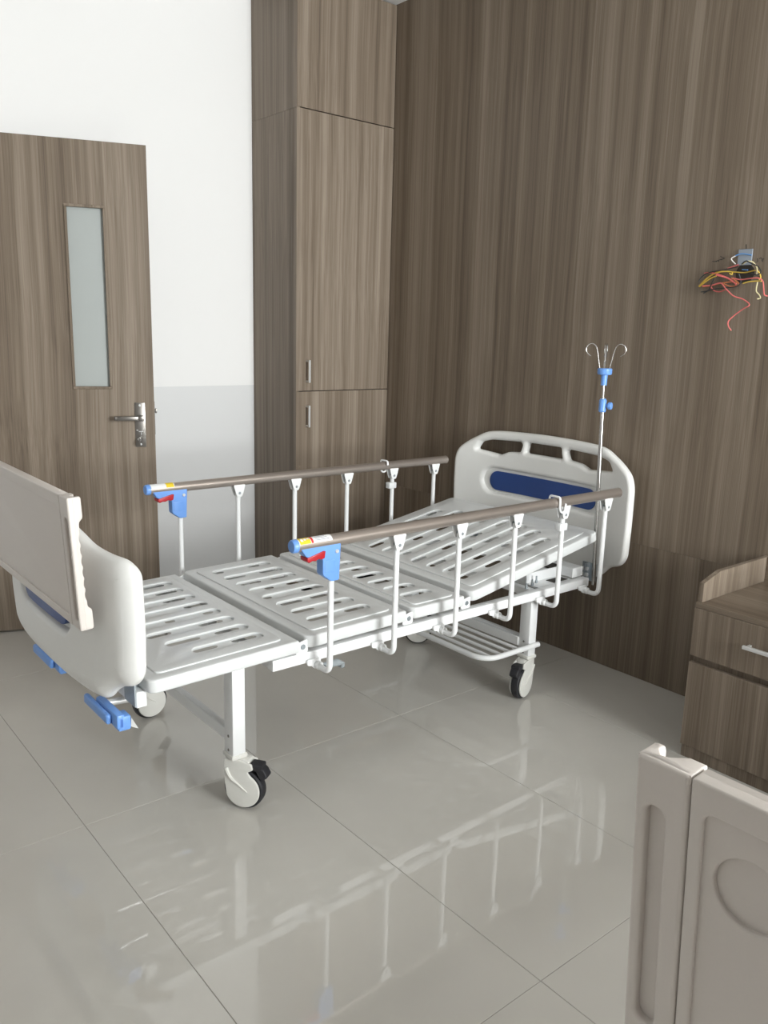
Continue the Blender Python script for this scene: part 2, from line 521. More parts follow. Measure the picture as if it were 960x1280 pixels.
# open door leaf, hinged at the left jamb and swung into the room
HX, HY = 0.785, 3.893
ang = math.atan2(3.590 - 3.905, 1.575 - 0.785)
DWD, DTH, DTOP = 0.852, 0.042, 2.141
GX0, GX1, GZ0, GZ1 = 0.516, 0.668, 1.114, 1.876
bm = plate(B(), [(0, 0.008), (DWD, 0.008), (DWD, DTOP), (0, DTOP)], [[(GX0, GZ0), (GX1, GZ0), (GX1, GZ1), (GX0, GZ1)]], 0, -DTH, 0.0008, MXZ, 0)
door = obj('door_1', bm, 'wood', None, (HX, HY, 0), smooth=0)
door.rotation_euler = (0, 0, ang)
struct(door)
obj('glass_pane', box(B(), GX0, GX1, 0.016, 0.022, GZ0, GZ1), 'frosted', door, smooth=0)
e = 0.0075
for nm, a in dict(t=(GX0 - e, GX1 + e, GZ1 - 0.004, GZ1 + e), b=(GX0 - e, GX1 + e, GZ0 - e, GZ0 + 0.004),
                  l=(GX0 - e, GX0 + 0.004, GZ0 + 0.004, GZ1 - 0.004), r=(GX1 - 0.004, GX1 + e, GZ0 + 0.004, GZ1 - 0.004)).items():
    obj('glazing_bead', box(B(), a[0], a[1], -0.006, 0.015, a[2], a[3], 0.002, 1), 'wood', door, smooth=0)
lp = obj('lock_plate', box(B(), 0.765, 0.811, -0.0035, 0.0, 0.845, 1.046, 0.0012, 2), 'dark_steel', door)
bm = B()
cyl(bm, (0.79, -0.003, 0.980), (0.79, -0.040, 0.980), 0.011)
box(bm, 0.779, 0.803, -0.058, -0.036, 0.967, 0.992, 0.003, 2)
box(bm, 0.682, 0.785, -0.054, -0.040, 0.969, 0.989, 0.003, 2)
box(bm, 0.676, 0.690, -0.054, -0.028, 0.970, 0.988, 0.003, 2)
obj('lever_handle', bm, 'dark_steel', lp)
for z in (1.034, 0.857):
    bm = B(); lathe(bm, [(0.0045, -0.0055), (0.005, -0.0045), (0.005, -0.003)], (0.788, 0, z), 'Y', 12); obj('screw', bm, 'chrome', lp)
bm = B(); lathe(bm, [(0.0075, -0.024), (0.0095, -0.022), (0.0095, -0.003)], (0.783, 0, 0.882), 'Y', 18)
box(bm, 0.780, 0.786, -0.028, -0.023, 0.872, 0.892)
obj('lock_cylinder', bm, 'steel', lp)
bm = B(); box(bm, 0.7815, 0.7845, -0.045, -0.026, 0.875, 0.889, 0.001, 1)
lathe(bm, [(0.011, -0.0015), (0.011, 0.0015)], (0.783, -0.047, 0.868), 'X', 14)
obj('key', bm, 'dark_steel', lp)
bm = B(); box(bm, 0.780, 0.800, -0.005, -0.0036, 0.914, 0.917); box(bm, 0.770, 0.778, -0.005, -0.0036, 0.920, 0.923); box(bm, 0.790, 0.7925, -0.005, -0.0036, 0.900, 0.912)
obj('lock_marking', bm, 'chrome', lp)
bm = B(); box(bm, DWD, DWD + 0.002, 0.009, 0.033, 0.90, 1.05); obj('strike_face', bm, 'dark_steel', door)
bm = B(); box(bm, DWD + 0.002, DWD + 0.012, 0.012, 0.03, 0.997, 1.018, 0.003, 2); obj('latch_bolt', bm, 'dark_steel', door)
for z in (0.25, 1.05, 1.9):
    bm = B(); cyl(bm, (-0.008, -0.004, z), (-0.008, -0.004, z + 0.1), 0.006, 12); obj('hinge', bm, 'chrome', door)

# ================================================================== BUILT-IN WARDROBE
WX0, WX1 = 2.288, XW - 0.002
w = thing('wardrobe', (WX0, YWF, 0), 'tall built-in wardrobe of grey-brown laminate in the corner beside the white wall', 'wardrobe')
bw = Builder(w)
bw.part('body', box(B(), WX0 + 0.018, WX1, YWF + 0.02, YB - 0.002, 0.0, ZC - 0.003), 'gap', smooth=0)
bw.part('side_panel', box(B(), WX0, WX0 + 0.018, YWF + 0.003, YB - 0.002, 0.0, 2.4045), 'wood', smooth=0)
bw.part('side_panel', box(B(), WX0, WX0 + 0.018, YWF + 0.003, YB - 0.002, 2.4055, ZC - 0.003), 'wood', smooth=0)
def cabinet_handle(bm, x, y, z0, z1):
    box(bm, x - 0.005, x + 0.005, y - 0.030, y - 0.022, z0, z1, 0.0015, 1)
    for z in (z0 + 0.006, z1 - 0.006): box(bm, x - 0.004, x + 0.004, y - 0.024, y, z - 0.004, z + 0.004)
    return bm
for nm, z0, z1, hz in (('top', 2.409, ZC - 0.006, None), ('mid', 1.0885, 2.4045, (1.130, 1.242)), ('low', 0.07, 1.0845, (0.906, 1.016))):
    d = bw.part('cabinet_door', box(B(), WX0 + 0.0005, WX1 - 0.001, YWF, YWF + 0.018, z0, z1, 0.0008, 1), 'wood', smooth=0)
    if hz:
        bw.part('handle', cabinet_handle(B(), 2.351, YWF, *hz), 'chrome', d, smooth=0)['label'] = 'slim vertical chrome handle'
bw.part('plinth', box(B(), WX0 + 0.018, WX1, YWF + 0.02, YWF + 0.035, 0.0, 0.068), 'wood', smooth=0)

# ================================================================== BEDSIDE CABINET
CX, CY1, CY0 = 2.437, 1.336, 0.880
c = thing('bedside_cabinet', ((CX + XW) / 2, (CY0 + CY1) / 2, 0), 'low grey-brown bedside cabinet with raised edge standing against the wood wall', 'cabinet')
bc = Builder(c)
XBK = XW - 0.004
bc.part('body', box(B(), CX + 0.018, XBK, CY0 + 0.004, CY1 - 0.004, 0.0, 0.529), 'wood', smooth=0)
bc.part('plinth', box(B(), CX + 0.004, CX + 0.0175, CY0 + 0.004, CY1 - 0.004, 0.0, 0.042), 'wood', smooth=0)
bc.part('top', box(B(), CX + 0.001, XBK, CY0, CY1, 0.5295, 0.547, 0.0008, 1), 'wood_flat', smooth=0)
dr = bc.part('drawer', box(B(), CX - 0.002, CX + 0.0165, CY0, CY1, 0.364, 0.5285, 0.0012, 1), 'wood', smooth=0)
def drawer_handle(z, y0, y1):
    bm = B()
    box(bm, CX - 0.034, CX - 0.024, y0, y1, z - 0.006, z + 0.006, 0.0015, 1)
    for y in (y0 + 0.012, y1 - 0.012): box(bm, CX - 0.026, CX - 0.002, y - 0.004, y + 0.004, z - 0.004, z + 0.004)
    return bm
bc.part('handle', drawer_handle(0.457, 1.045, 1.150), 'chrome', dr, smooth=0)['label'] = 'satin chrome bar handle'
dl = bc.part('cabinet_door', box(B(), CX - 0.002, CX + 0.0165, CY0, CY1, 0.044, 0.340, 0.0012, 1), 'wood', smooth=0)
bc.part('handle', drawer_handle(0.290, 0.93, 1.035), 'chrome', dl, smooth=0)
gal = [(2.447, 0.5475), (XBK, 0.5475), (XBK, 0.638), (2.545, 0.638), (2.447, 0.612)]
bc.part('gallery_side', plate(B(), gal, [], -CY1 + 0.001, -CY1 + 0.017, 0.0006, MXZ, 0), 'wood', smooth=0)
bc.part('gallery_side', plate(B(), gal, [], -CY0 - 0.017, -CY0 - 0.001, 0.0006, MXZ, 0), 'wood', smooth=0)
bc.part('gallery_back', box(B(), XBK - 0.016, XBK, CY0 + 0.0175, CY1 - 0.0175, 0.5475, 0.638), 'wood_flat', smooth=0)

# ================================================================== HOSPITAL BED
YC = 2.337
bed = thing('hospital_bed', (1.76, YC, 0), 'white two-crank hospital bed with slotted deck and raised side rails against the wood wall', 'bed', 'hospital beds')
bb = Builder(bed)

# ---- deck sections
HW = 0.418
ROWY = [-0.307 + 0.0893 * k for k in range(8)]
def deck_section(x0, x1, rows, zt, tilt, pivot, corner_l=0.02, corner_r=0.02, inset=0.036):
    """rows: list of (y, xa, xb, [(hole_a, hole_b), ...]); drawn flat with the pad surface at z=0 then tilted about pivot x"""
    bm = B()
    outer = soft([(x0, -HW), (x1, -HW), (x1, HW), (x0, HW)], [corner_l, corner_r, corner_r, corner_l], 5)
    pad = soft([(x0 + inset, -HW + inset), (x1 - inset, -HW + inset), (x1 - inset, HW - inset), (x0 + inset, HW - inset)], 0.022, 4)
    padh = soft([(x0 + inset + .003, -HW + inset + .003), (x1 - inset - .003, -HW + inset + .003), (x1 - inset - .003, HW - inset - .003), (x0 + inset + .003, HW - inset - .003)], 0.022, 4)
    plate(bm, outer, [padh], -0.042, -0.0035, 0.006)
    W = 0.053          # moulded grooves with drain holes along their far side
    plate(bm, pad, [stadium(a, b, y, W) for y, a, b, hs in rows], -0.0080, 0.0, 0.0028, None, 3)
    holes = []
    for y, a, b, hs in rows:
        for ha, hb in hs: holes.append(stadium(ha - 0.006, hb + 0.006, y + 0.0135, 0.025, 4))
    plate(bm, pad, holes, -0.0092, -0.0074, 0.0)
    R = Matrix.Translation((pivot, YC, zt)) @ Matrix.Rotation(-tilt, 4, 'Y') @ Matrix.Translation((-pivot, 0, 0))
    bmesh.ops.transform(bm, matrix=R, verts=bm.verts)
    return bb.part('deck_section', bm, 'deck', smooth=40)
rows = []
for k, y in enumerate(ROWY):
    xa = {0: 0.985, 1: 0.945, 2: 0.925, 7: 0.985, 6: 0.945}.get(k, 0.920)
    sh = (0.0, -0.008, -0.016, -0.002, 0.02, -0.012, 0.0, -0.008)[k]
    right = (1.122 + sh, 1.192 + sh) if k != 3 else (1.165, 1.190)
    left = (xa + 0.014, xa + 0.078 + (0.03 if k % 2 else 0.0)) if k not in (3,) else (1.035, 1.058)
    rows.append((y, xa, 1.212, [left, right]))
deck_section(0.806, 1.274, rows, 0.4915, math.radians(1.2), 1.274, 0.03, 0.006)
rows = []
for k, y in enumerate(ROWY):
    s = (0.0, 0.0, 0.012, -0.01, 0.0, 0.012, 0.0, 0.0)[k]
    hs = [(1.392 + s, 1.392 + s + (0.072 if k % 4 != 3 else 0.03)), (1.535 - s, 1.535 - s + (0.068 if k % 3 != 1 else 0.04))]
    if k == 4: hs = [(1.45, 1.475), (1.54, 1.605)]
    rows.append((y, 1.378, 1.618, hs))
deck_section(1.300, 1.690, rows, 0.497, math.radians(0.8), 1.30, 0.03, 0.006)
rows = [(y, 1.763, 1.892, [(1.79 + 0.006 * (k % 3), 1.868)] if k % 3 != 1 else [(1.832, 1.868)]) for k, y in enumerate(ROWY)]
deck_section(1.718, 1.956, rows, 0.5035, 0.0, 1.72, 0.03, 0.006, 0.026)
rows = []
for k, y in enumerate(ROWY):
    xe = (2.530, 2.575, 2.595, 2.605, 2.605, 2.595, 2.575, 2.530)[k]
    hs = []
    st = 2.062 + (0.0, 0.025, 0.012, 0.0, 0.03, 0.008, 0.0, 0.02)[k]
    pat = ([.066, .066, .066, .055], [.030, .052, .030, .045], [.068, .060, .068, .05], [.06, .06, .055, .05],
           [.03, .062, .062, .06], [.062, .04, .066, .06], [.062, .058, .06, .055], [.062, .06, .06, .05])[k]
    gap = (xe - 0.02 - st - sum(pat)) / 3
    x = st
    for L in pat:
        hs.append((x, x + L)); x += L + gap
    rows.append((y, 2.048, xe, hs))
deck_section(1.986, 2.705, rows, 0.5085, math.radians(10.2), 1.986, 0.035, 0.03)

# ---- hinge brackets between the sections
for x, z in ((1.287, 0.462), (1.704, 0.466), (1.971, 0.468)):
    for s in (-1, 1):
        y = YC + s * (HW - 0.012)
        bm = B()
        pl = soft([(x - 0.022, z - 0.020), (x + 0.022, z - 0.020), (x + 0.022, z + 0.022), (x - 0.022, z + 0.012)], 0.008)
        plate(bm, pl, [], -(y + 0.003), -(y - 0.003), 0.001, MXZ, 1)
        hb = bb.part('hinge_bracket', bm, 'bed_white')
        bm = B(); lathe(bm, [(0.007, -0.006), (0.0085, -0.0045), (0.0085, 0.0045), (0.007, 0.006)], (x + 0.004, y, z), 'Y', 14)
        bb.part('pivot_bolt', bm, 'zinc', hb)

# ---- frame
FY = HW - 0.005                  # outer face of the side members
ZF0, ZF1 = 0.409, 0.443
for s in (-1, 1):
    ya, yb = sorted((YC + s * FY, YC + s * (FY - 0.032)))
    bm = box(B(), 1.184, 2.664, ya, yb, ZF0, ZF1, 0.003, 2)
    bb.part('frame_side_rail', bm, 'bed_white')
for x in (1.200, 1.74, 2.36, 2.648):
    bm = box(B(), x - 0.015, x + 0.015, YC - FY + 0.033, YC + FY - 0.033, ZF0 + 0.002, ZF1 - 0.002, 0.002, 1)
    bb.part('frame_cross_rail', bm, 'bed_white')
for s in (-1, 1):
    bm = box(B(), 0.79, 1.184, YC + s * 0.30 - 0.015, YC + s * 0.30 + 0.015, ZF0 + 0.002, ZF1 - 0.002, 0.002, 1)
    bb.part('frame_foot_rail', bm, 'bed_white')
bb.part('frame_cross_rail', box(B(), 0.786, 0.815, YC - 0.38, YC + 0.38, 0.395, 0.44, 0.002, 1), 'bed_white')
bm = B()      # raised plate at the head end, visible under the lifted back section
box(bm, 2.600, 2.664, YC - FY + 0.034, YC + FY - 0.034, ZF1 + 0.001, ZF1 + 0.040, 0.002, 1)
box(bm, 2.40, 2.60, YC - FY + 0.034, YC - FY + 0.16, ZF1 - 0.012, ZF1 - 0.004, 0.001, 1)
box(bm, 2.40, 2.60, YC - FY + 0.10, YC - FY + 0.16, ZF1 - 0.004, ZF1 + 0.036, 0.002, 1)
bb.part('head_end_plate', bm, 'bed_white')
bm = B(); box(bm, 2.50, 2.585, YC - FY + 0.045, YC - FY + 0.085, ZF1 - 0.0035, ZF1 - 0.002); box(bm, 2.53, 2.60, YC - FY + 0.10, YC - FY + 0.15, ZF1 + 0.037, ZF1 + 0.041)
bb.part('slot_opening', bm, 'gap')
for k, x in enumerate((2.34, 2.39, 2.43)):
    bm = B(); lathe(bm, [(0.006, 0), (0.006, 0.010), (0.0035, 0.010), (0.0035, 0.020 + 0.004 * k)], (x, YC - FY + 0.048 + 0.014 * k, ZF1 + 0.0005), 'Z', 10)
    bb.part('mounting_bolt', bm, 'zinc')
for s in (-0.13, 0.13):
    bm = B(); tube(bm, [(0.80, YC + s, 0.376), (1.62 + s, YC + s, 0.40)], 0.009, 10)
    tube(bm, [(1.10, YC + s, 0.383), (1.40, YC + s, 0.391)], 0.017, 12)
    bb.part('screw_drive', bm, 'steel')

# ---- legs, cross beams, casters
LEGS = [(1.083, -0.366, 0.0), (1.083, 0.318, 0.0), (2.372, -0.360, 0.0), (2.372, 0.325, 0.0)]
for x, v, _ in LEGS:
    y = YC + v
    bm = B(); box(bm, x - 0.021, x + 0.021, y - 0.026, y + 0.026, 0.164, 0.4085 if x > 2 else 0.452, 0.004, 2)
    lg = bb.part('leg', bm, 'bed_white')
    bm = B(); box(bm, x - 0.026, x + 0.026, y - 0.030, y + 0.030, 0.158, 0.172, 0.004, 2)
    bb.part('collar', bm, 'caster', lg)
    for z in (0.182, 0.226):
        bm = B(); lathe(bm, [(0.004, -0.0225), (0.0045, -0.0215), (0.0045, -0.021)], (x, y, z), 'X', 10)
        bb.part('leg_bolt', bm, 'dark_steel', lg)
for x, z0, z1 in ((1.083, 0.196, 0.236), (2.372, 0.205, 0.240)):
    bm = box(B(), x - 0.012, x + 0.012, YC - 0.336, YC + 0.290, z0, z1, 0.003, 1)
    bb.part('cross_beam', bm, 'bed_white')

def caster(x, y, axis_deg, lift=1):
    """axis_deg: heading in which the wheel trails, measured from +X"""
    a = math.radians(axis_deg)
    R, HT = 0.0625, 0.160
    T = Matrix.Translation((x, y, 0)) @ Matrix.Rotation(a, 4, 'Z')
    OFF = 0.032                      # wheel centre behind the stem
    def fin(bm): bmesh.ops.transform(bm, matrix=T, verts=bm.verts); return bm
    # housing: two side cheeks with a round cover and a neck, bridged over the wheel
    bm = B()
    def arc(cx, cz, r, a0, a1, n): return [(cx + r * math.cos(math.radians(a0 + (a1 - a0) * k / n)), cz + r * math.sin(math.radians(a0 + (a1 - a0) * k / n))) for k in range(n + 1)]
    side = arc(OFF, R, 0.054, 200, 420, 22) + [(OFF + 0.016, 0.122), (OFF + 0.034, 0.132), (OFF + 0.030, 0.150), (0.022, 0.1575), (-0.024, 0.1575), (-0.026, 0.120), (-0.024, 0.085)]
    for s in (-1, 1):
        plate(bm, soft(side, 0.004, 2), [], -s * 0.0245, -s * 0.0165, 0.003, MXZ, 2)
    box(bm, -0.026, 0.050, -0.018, 0.018, 0.128, 0.1575, 0.006, 2)
    box(bm, -0.0265, -0.015, -0.018, 0.018, 0.085, 0.14, 0.004, 2)
    hs = bb.part('caster', fin(bm), 'caster')
    bm = B()
    lathe(bm, [(0.045, -0.0155), (0.057, -0.0155), (0.0615, -0.012), (R, -0.006), (R, 0.006), (0.0615, 0.012), (0.057, 0.0155), (0.045, 0.0155)], (OFF, 0, R), 'Y', 36)
    bb.part('tyre', fin(bm), 'rubber', hs)
    # swirl rib on each cheek
    bm = B()
    for s in (-1, 1):
        pts = smooth_path([(-0.018, s * 0.0245, 0.128), (-0.004, s * 0.0255, 0.100), (0.020, s * 0.0255, 0.082), (0.048, s * 0.0250, 0.060)], 5)
        tube(bm, pts, [0.007 - 0.0055 * k / (len(pts) - 1) for k in range(len(pts))], 8)
    bb.part('cheek_rib', fin(bm), 'caster', hs)
    bm = B()
    box(bm, OFF + 0.020, OFF + 0.060, -0.019, 0.019, 0.128, 0.148, 0.005, 2)
    plate(bm, soft([(OFF + 0.034, 0.142), (OFF + 0.064, 0.136), (OFF + 0.078, 0.112), (OFF + 0.060, 0.098), (OFF + 0.048, 0.108)], 0.008), [], -0.017, 0.017, 0.004, MXZ, 2)
    bb.part('brake_pedal', fin(bm), 'rubber', hs)
caster(LEGS[0][0], YC + LEGS[0][1], -55)
caster(LEGS[1][0], YC + LEGS[1][1], 3)
caster(LEGS[2][0], YC + LEGS[2][1], 195)
caster(LEGS[3][0], YC + LEGS[3][1], -40)

# ---- storage rack under the head end
ZR = 0.214
bm = B()
rp = fillet([(2.400, YC - 0.392, ZR), (2.105, YC - 0.392, ZR), (2.105, YC + 0.392, ZR), (2.400, YC + 0.392, ZR)], 0.085, 8)
tube(bm, rp, 0.0105, 12)
rk = bb.part('under_rack', bm, 'bed_white')
bm = box(B(), 2.345, 2.352, YC - 0.335, YC + 0.335, ZR - 0.012, ZR + 0.024, 0.001, 1)
bb.part('back_rail', bm, 'bed_white', rk)
for k in range(4):
    x = 2.152 + 0.048 * k
    d = 0.392 if k else 0.372
    bb.part('rod', tube(B(), [(x, YC - d, ZR), (x, YC + d, ZR)], 0.0065, 8), 'bed_white', rk)

# ---- head and foot boards
def mirror(half, rr):
    out = [(-a, b) for a, b in half] + [(a, b) for a, b in reversed(half[:-1])][:-1]
    return soft(out, rr + list(reversed(rr[:-1]))[:-1], 5)
LOWER = [(0.500, 0.66), (0.494, 0.520), (0.468, 0.484), (0.405, 0.462), (0.366, 0.420), (0.335, 0.400), (0.27, 0.394), (0.0, 0.394)]
LR = [0.05, 0.03, 0.03, 0.03, 0.03, 0.03, 0.03, 0.03]
FLOWER = [(0.500, 0.66), (0.496, 0.535), (0.472, 0.502), (0.425, 0.490), (0.385, 0.462), (0.360, 0.434), (0.29, 0.430), (0.0, 0.432)]
HEAD = mirror([(0.0, 0.962), (0.16, 0.959), (0.275, 0.954), (0.335, 0.946), (0.430, 0.896), (0.482, 0.856), (0.499, 0.808)] + LOWER, [0.05, 0.05, 0.03, 0.03, 0.04, 0.025, 0.04] + LR)
FOOT = mirror([(0.0, 0.884), (0.12, 0.880), (0.215, 0.866), (0.300, 0.838), (0.380, 0.829), (0.455, 0.827), (0.494, 0.802)] + FLOWER, [0.05, 0.05, 0.05, 0.05, 0.05, 0.03, 0.04] + LR)
hl = [(0.386, 0.858), (0.362, 0.895), (0.305, 0.910), (0.135, 0.917), (0.122, 0.905), (0.136, 0.870), (0.205, 0.864), (0.250, 0.845)]
HOLES = [soft(hl, 0.012), soft([(-a, b) for a, b in hl], 0.012), soft([(-0.094, 0.919), (0.094, 0.919), (0.104, 0.870), (-0.104, 0.870)], 0.010)]
def bow(bm, xc, depth, n=30):
    """curve a flat board so that its middle stands back and its sides come forward"""
    for k in range(1, n):
        yy = YC - 0.5 + k / n
        bmesh.ops.bisect_plane(bm, geom=list(bm.verts) + list(bm.edges) + list(bm.faces), plane_co=(0, yy, 0), plane_no=(0, 1, 0))
    for v in bm.verts:
        t = min(1.0, abs(v.co.y - YC) / 0.5)
        v.co.x += depth * (1 - t ** 2.6)
    return bm
for nm, xc, dep in (('headboard', 2.786, 0.060), ('footboard', 0.758, -0.058)):
    T = Matrix.Translation((xc, YC, 0)) @ MYZ
    zb = 0.722 if nm == 'headboard' else 0.628
    rl = 0.338 if nm == 'headboard' else 0.212
    blue = stadium(-rl, rl, zb, 0.114, 8)
    bm = plate(B(), HEAD if nm == 'headboard' else FOOT, (HOLES if nm == 'headboard' else []) + [blue], *((-0.022, 0.022, 0.0175, T, 4) if nm == 'headboard' else (-0.030, 0.030, 0.0285, T, 7, 0.6, 1.9)))
    bd = bb.part(nm, bow(bm, xc, dep), 'abs_white', smooth=50)
    bm = plate(B(), stadium(-rl - 0.008, rl + 0.008, zb, 0.128, 8), [], -0.0060, 0.0060, 0.001, T, 1)
    bb.part('recess_web', bow(bm, xc, dep), 'abs_white', bd)
    for s in (-1, 1):
        bl = 0.302 if nm == 'headboard' else 0.185
        bm = plate(B(), stadium(-bl, bl, zb, 0.090, 8), [], s * 0.0062, s * (0.0130 if nm == 'headboard' else 0.0240), 0.002, T, 1)
        bb.part('navy_inlay', bow(bm, xc, dep), 'navy', bd)['label'] = 'navy blue oblong inlay'
    d = 1 if nm == 'footboard' else -1
    for s in (-1, 1):
        bm = B()
        x0, x1 = sorted((xc + d * 0.0245, xc + d * 0.062))
        box(bm, x0, x1, YC + s * 0.342 - 0.003, YC + s * 0.342 + 0.003, 0.398, 0.475, 0.001, 1)
        xa, xb = sorted((xc + d * 0.0245, xc + d * 0.0285))
        box(bm, xa, xb, YC + s * 0.342 - 0.035, YC + s * 0.342 + 0.035, 0.398, 0.475)
        br = bb.part('board_bracket', bm, 'zinc')
        for z in (0.410, 0.430, 0.455):
            bm = B(); lathe(bm, [(0.008, -0.011), (0.008, -0.004), (0.005, -0.003), (0.005, 0.003), (0.008, 0.004), (0.008, 0.011)], (xc + d * (0.05 + 0.004 * (z > 0.42)), YC + s * 0.342, z), 'Y', 12)
            bb.part('bracket_bolt', bm, 'clear', br)

# ---- folded cranks under the foot end
for v in (-0.305, 0.145):
    y = YC + v
    cx = 0.030
    bm = B()
    box(bm, 0.690 + cx, 0.712 + cx, y - 0.105, y + 0.045, 0.364, 0.404, 0.006, 2)
    box(bm, 0.694 + cx, 0.728 + cx, y - 0.105, y - 0.060, 0.358, 0.398, 0.005, 2)
    cr = bb.part('crank', bm, 'blue')
    bm = B()
    box(bm, 0.676 + cx, 0.692 + cx, y - 0.070, y + 0.100, 0.368, 0.396, 0.007, 3)
    bb.part('grip', bm, 'blue', cr)
    bb.part('crank_shaft', cyl(B(), (0.712 + cx, y + 0.03, 0.384), (0.80 + cx, y + 0.03, 0.376), 0.010, 12), 'chrome', cr)
    bm = plate(B(), [(0.728 + cx, 0.364), (0.748 + cx, 0.352), (0.730 + cx, 0.388)], [], -(y - 0.098), -(y - 0.101), 0.0, MXZ)
    bb.part('crank_tab', bm, 'chrome', cr)

# ---- side guards
RX0, RX1, RZ, RV, RR = 1.210, 2.702, 0.8005, 0.487, 0.0185
PX = (1.334, 1.580, 1.846, 2.116, 2.372, 2.628)
for s in (-1, 1):
    y = YC + s * RV
    bm = B()
    cyl(bm, (RX0, y, RZ), (RX1, y, RZ), RR, 24)
    g = bb.part('side_guard', bm, 'rail'); g['label'] = 'bronze aluminium hand rail with white posts'
    bm = B(); lathe(bm, [(0.0165, -0.012), (0.019, -0.008), (0.0195, 0.004)], (RX0, y, RZ), 'X', 24)
    bb.part('end_cap', bm, 'blue', g)
    bm = B(); lathe(bm, [(0.0186, -0.002), (0.0192, 0.001), (0.017, 0.003)], (RX1, y, RZ), 'X', 24)
    bb.part('rail_cap', bm, 'rail', g)
    # paper label wrapped on the top of the tube near the handle
    def wrap(x0, x1, a0, a1, r):
        bm = B(); n = 10; rows_ = []
        for x in (x0, x1):
            rows_.append([bm.verts.new((x, y + s * r * math.cos(math.radians(a0 + (a1 - a0) * k / n)), RZ + r * math.sin(math.radians(a0 + (a1 - a0) * k / n)))) for k in range(n + 1)])
        for k in range(n): bm.faces.new((rows_[0][k], rows_[0][k + 1], rows_[1][k + 1], rows_[1][k]))
        return bm
    lo, hi = 20, 165
    if s < 0:
        spec = [('sticker_yellow', 1.217, 1.253), ('sticker_red', 1.255, 1.262), ('sticker_white', 1.264, 1.322)]
    else:
        spec = [('sticker_white', 1.217, 1.272), ('sticker_yellow', 1.274, 1.304)]
    bb.part('label_backing', wrap(1.215, 1.326 if s < 0 else 1.306, lo - 2, hi + 2, RR + 0.0003), 'sticker_white', g)
    for nm, a, b in spec:
        st = bb.part('label_field', wrap(a, b, lo, hi, RR + 0.0006), nm, g)
    xa = 1.27 if s < 0 else 1.224
    for k in range(3):
        bb.part('label_print', wrap(xa, xa + 0.046 - 0.006 * k, 38 + 18 * k, 43 + 18 * k, RR + 0.0009), 'ink', g)
    if s < 0:
        for k, (a, b) in enumerate(((1.222, 1.230), (1.233, 1.240), (1.243, 1.250))):
            bb.part('label_print', wrap(a, b, 45 + 8 * k, 78, RR + 0.0009), 'sticker_white', g)
    # latch housing and trigger on the first post
    lat = [(1.207, 0.800), (1.222, 0.790), (1.240, 0.766), (1.294, 0.754), (1.295, 0.706), (1.325, 0.683), (1.352, 0.684), (1.357, 0.800)]
    bm = plate(B(), soft(lat, [0.002, 0.004, 0.006, 0.006, 0.006, 0.006, 0.004, 0.002], 3), [], -(y + 0.0165), -(y - 0.0165), 0.003, MXZ, 2)
    lh = bb.part('latch_housing', bm, 'blue', g); lh['label'] = 'sky blue release handle'
    bm = plate(B(), soft([(1.300, 0.748), (1.336, 0.748), (1.336, 0.712), (1.300, 0.712)], 0.004, 3), [], -(y + 0.0176), -(y - 0.0176), 0.001, MXZ, 1)
    bb.part('housing_cover', bm, 'blue', g)
    tr = [(1.240, 0.7655), (1.2945, 0.779), (1.3025, 0.777), (1.300, 0.757), (1.290, 0.754), (1.279, 0.757), (1.268, 0.7525), (1.257, 0.754), (1.247, 0.750), (1.240, 0.756)]
    bm = plate(B(), tr, [], -(y + 0.0185), -(y - 0.0185), 0.003, MXZ, 2)
    bb.part('trigger', bm, 'red', g)['label'] = 'dark red trigger'
    bm = B(); lathe(bm, [(0.005, -0.0195), (0.006, -0.0185), (0.006, 0.0185), (0.005, 0.0195)], (1.342, y, 0.771), 'Y', 12)
    bb.part('housing_rivet', bm, 'chrome', g)
    for k, x in enumerate(PX):
        zt = 0.690 if k == 0 else 0.752
        inn = -s
        pts = [(x, y, zt), (x, y, 0.396), (x, y + inn * 0.064, 0.399)]
        bm = B(); tube(bm, fillet(pts, 0.034, 7), 0.0092, 12)
        bb.part('post', bm, 'bed_white', g)
        if k:
            bm = B()
            tz = [(x - 0.026, RZ - 0.014), (x + 0.026, RZ - 0.014), (x + 0.016, 0.752), (x + 0.010, 0.738), (x - 0.010, 0.738), (x - 0.016, 0.752)]
            for q in (-1, 1):
                plate(bm, soft(tz, 0.005, 3), [], -(y + q * 0.0125 - 0.002), -(y + q * 0.0125 + 0.002), 0.001, MXZ, 1)
            box(bm, x - 0.022, x + 0.022, y - 0.012, y + 0.012, RZ - 0.020, RZ - 0.013)
            bb.part('post_bracket', bm, 'bed_white', g)
            bm = B(); lathe(bm, [(0.0045, -0.0165), (0.0055, -0.0155), (0.0055, 0.0155), (0.0045, 0.0165)], (x, y, 0.7535), 'Y', 10)
            bb.part('bracket_pin', bm, 'zinc', g)
        # foot bracket under the side rail
        yb_ = YC + s * (FY + 0.006)
        bm = B()
        fb = soft([(x - 0.036, ZF0 + 0.012), (x + 0.012, ZF0 + 0.012), (x + 0.013, 0.402), (x + 0.002, 0.388), (x - 0.012, 0.390), (x - 0.018, 0.400), (x - 0.036, 0.404)], 0.006, 3)
        plate(bm, fb, [], -(yb_ + 0.004), -(yb_ - 0.0045), 0.001, MXZ, 1)
        lathe(bm, [(0.011, -0.008), (0.013, -0.006), (0.013, 0.006), (0.011, 0.008)], (x, YC + s * (FY + 0.018), 0.401), 'Y', 14)
        bb.part('foot_bracket', bm, 'bed_white', g)
    # hook clip over the tube and plastic clip on the fifth post
    xc = 2.322
    bm = B()
    o_ = -s
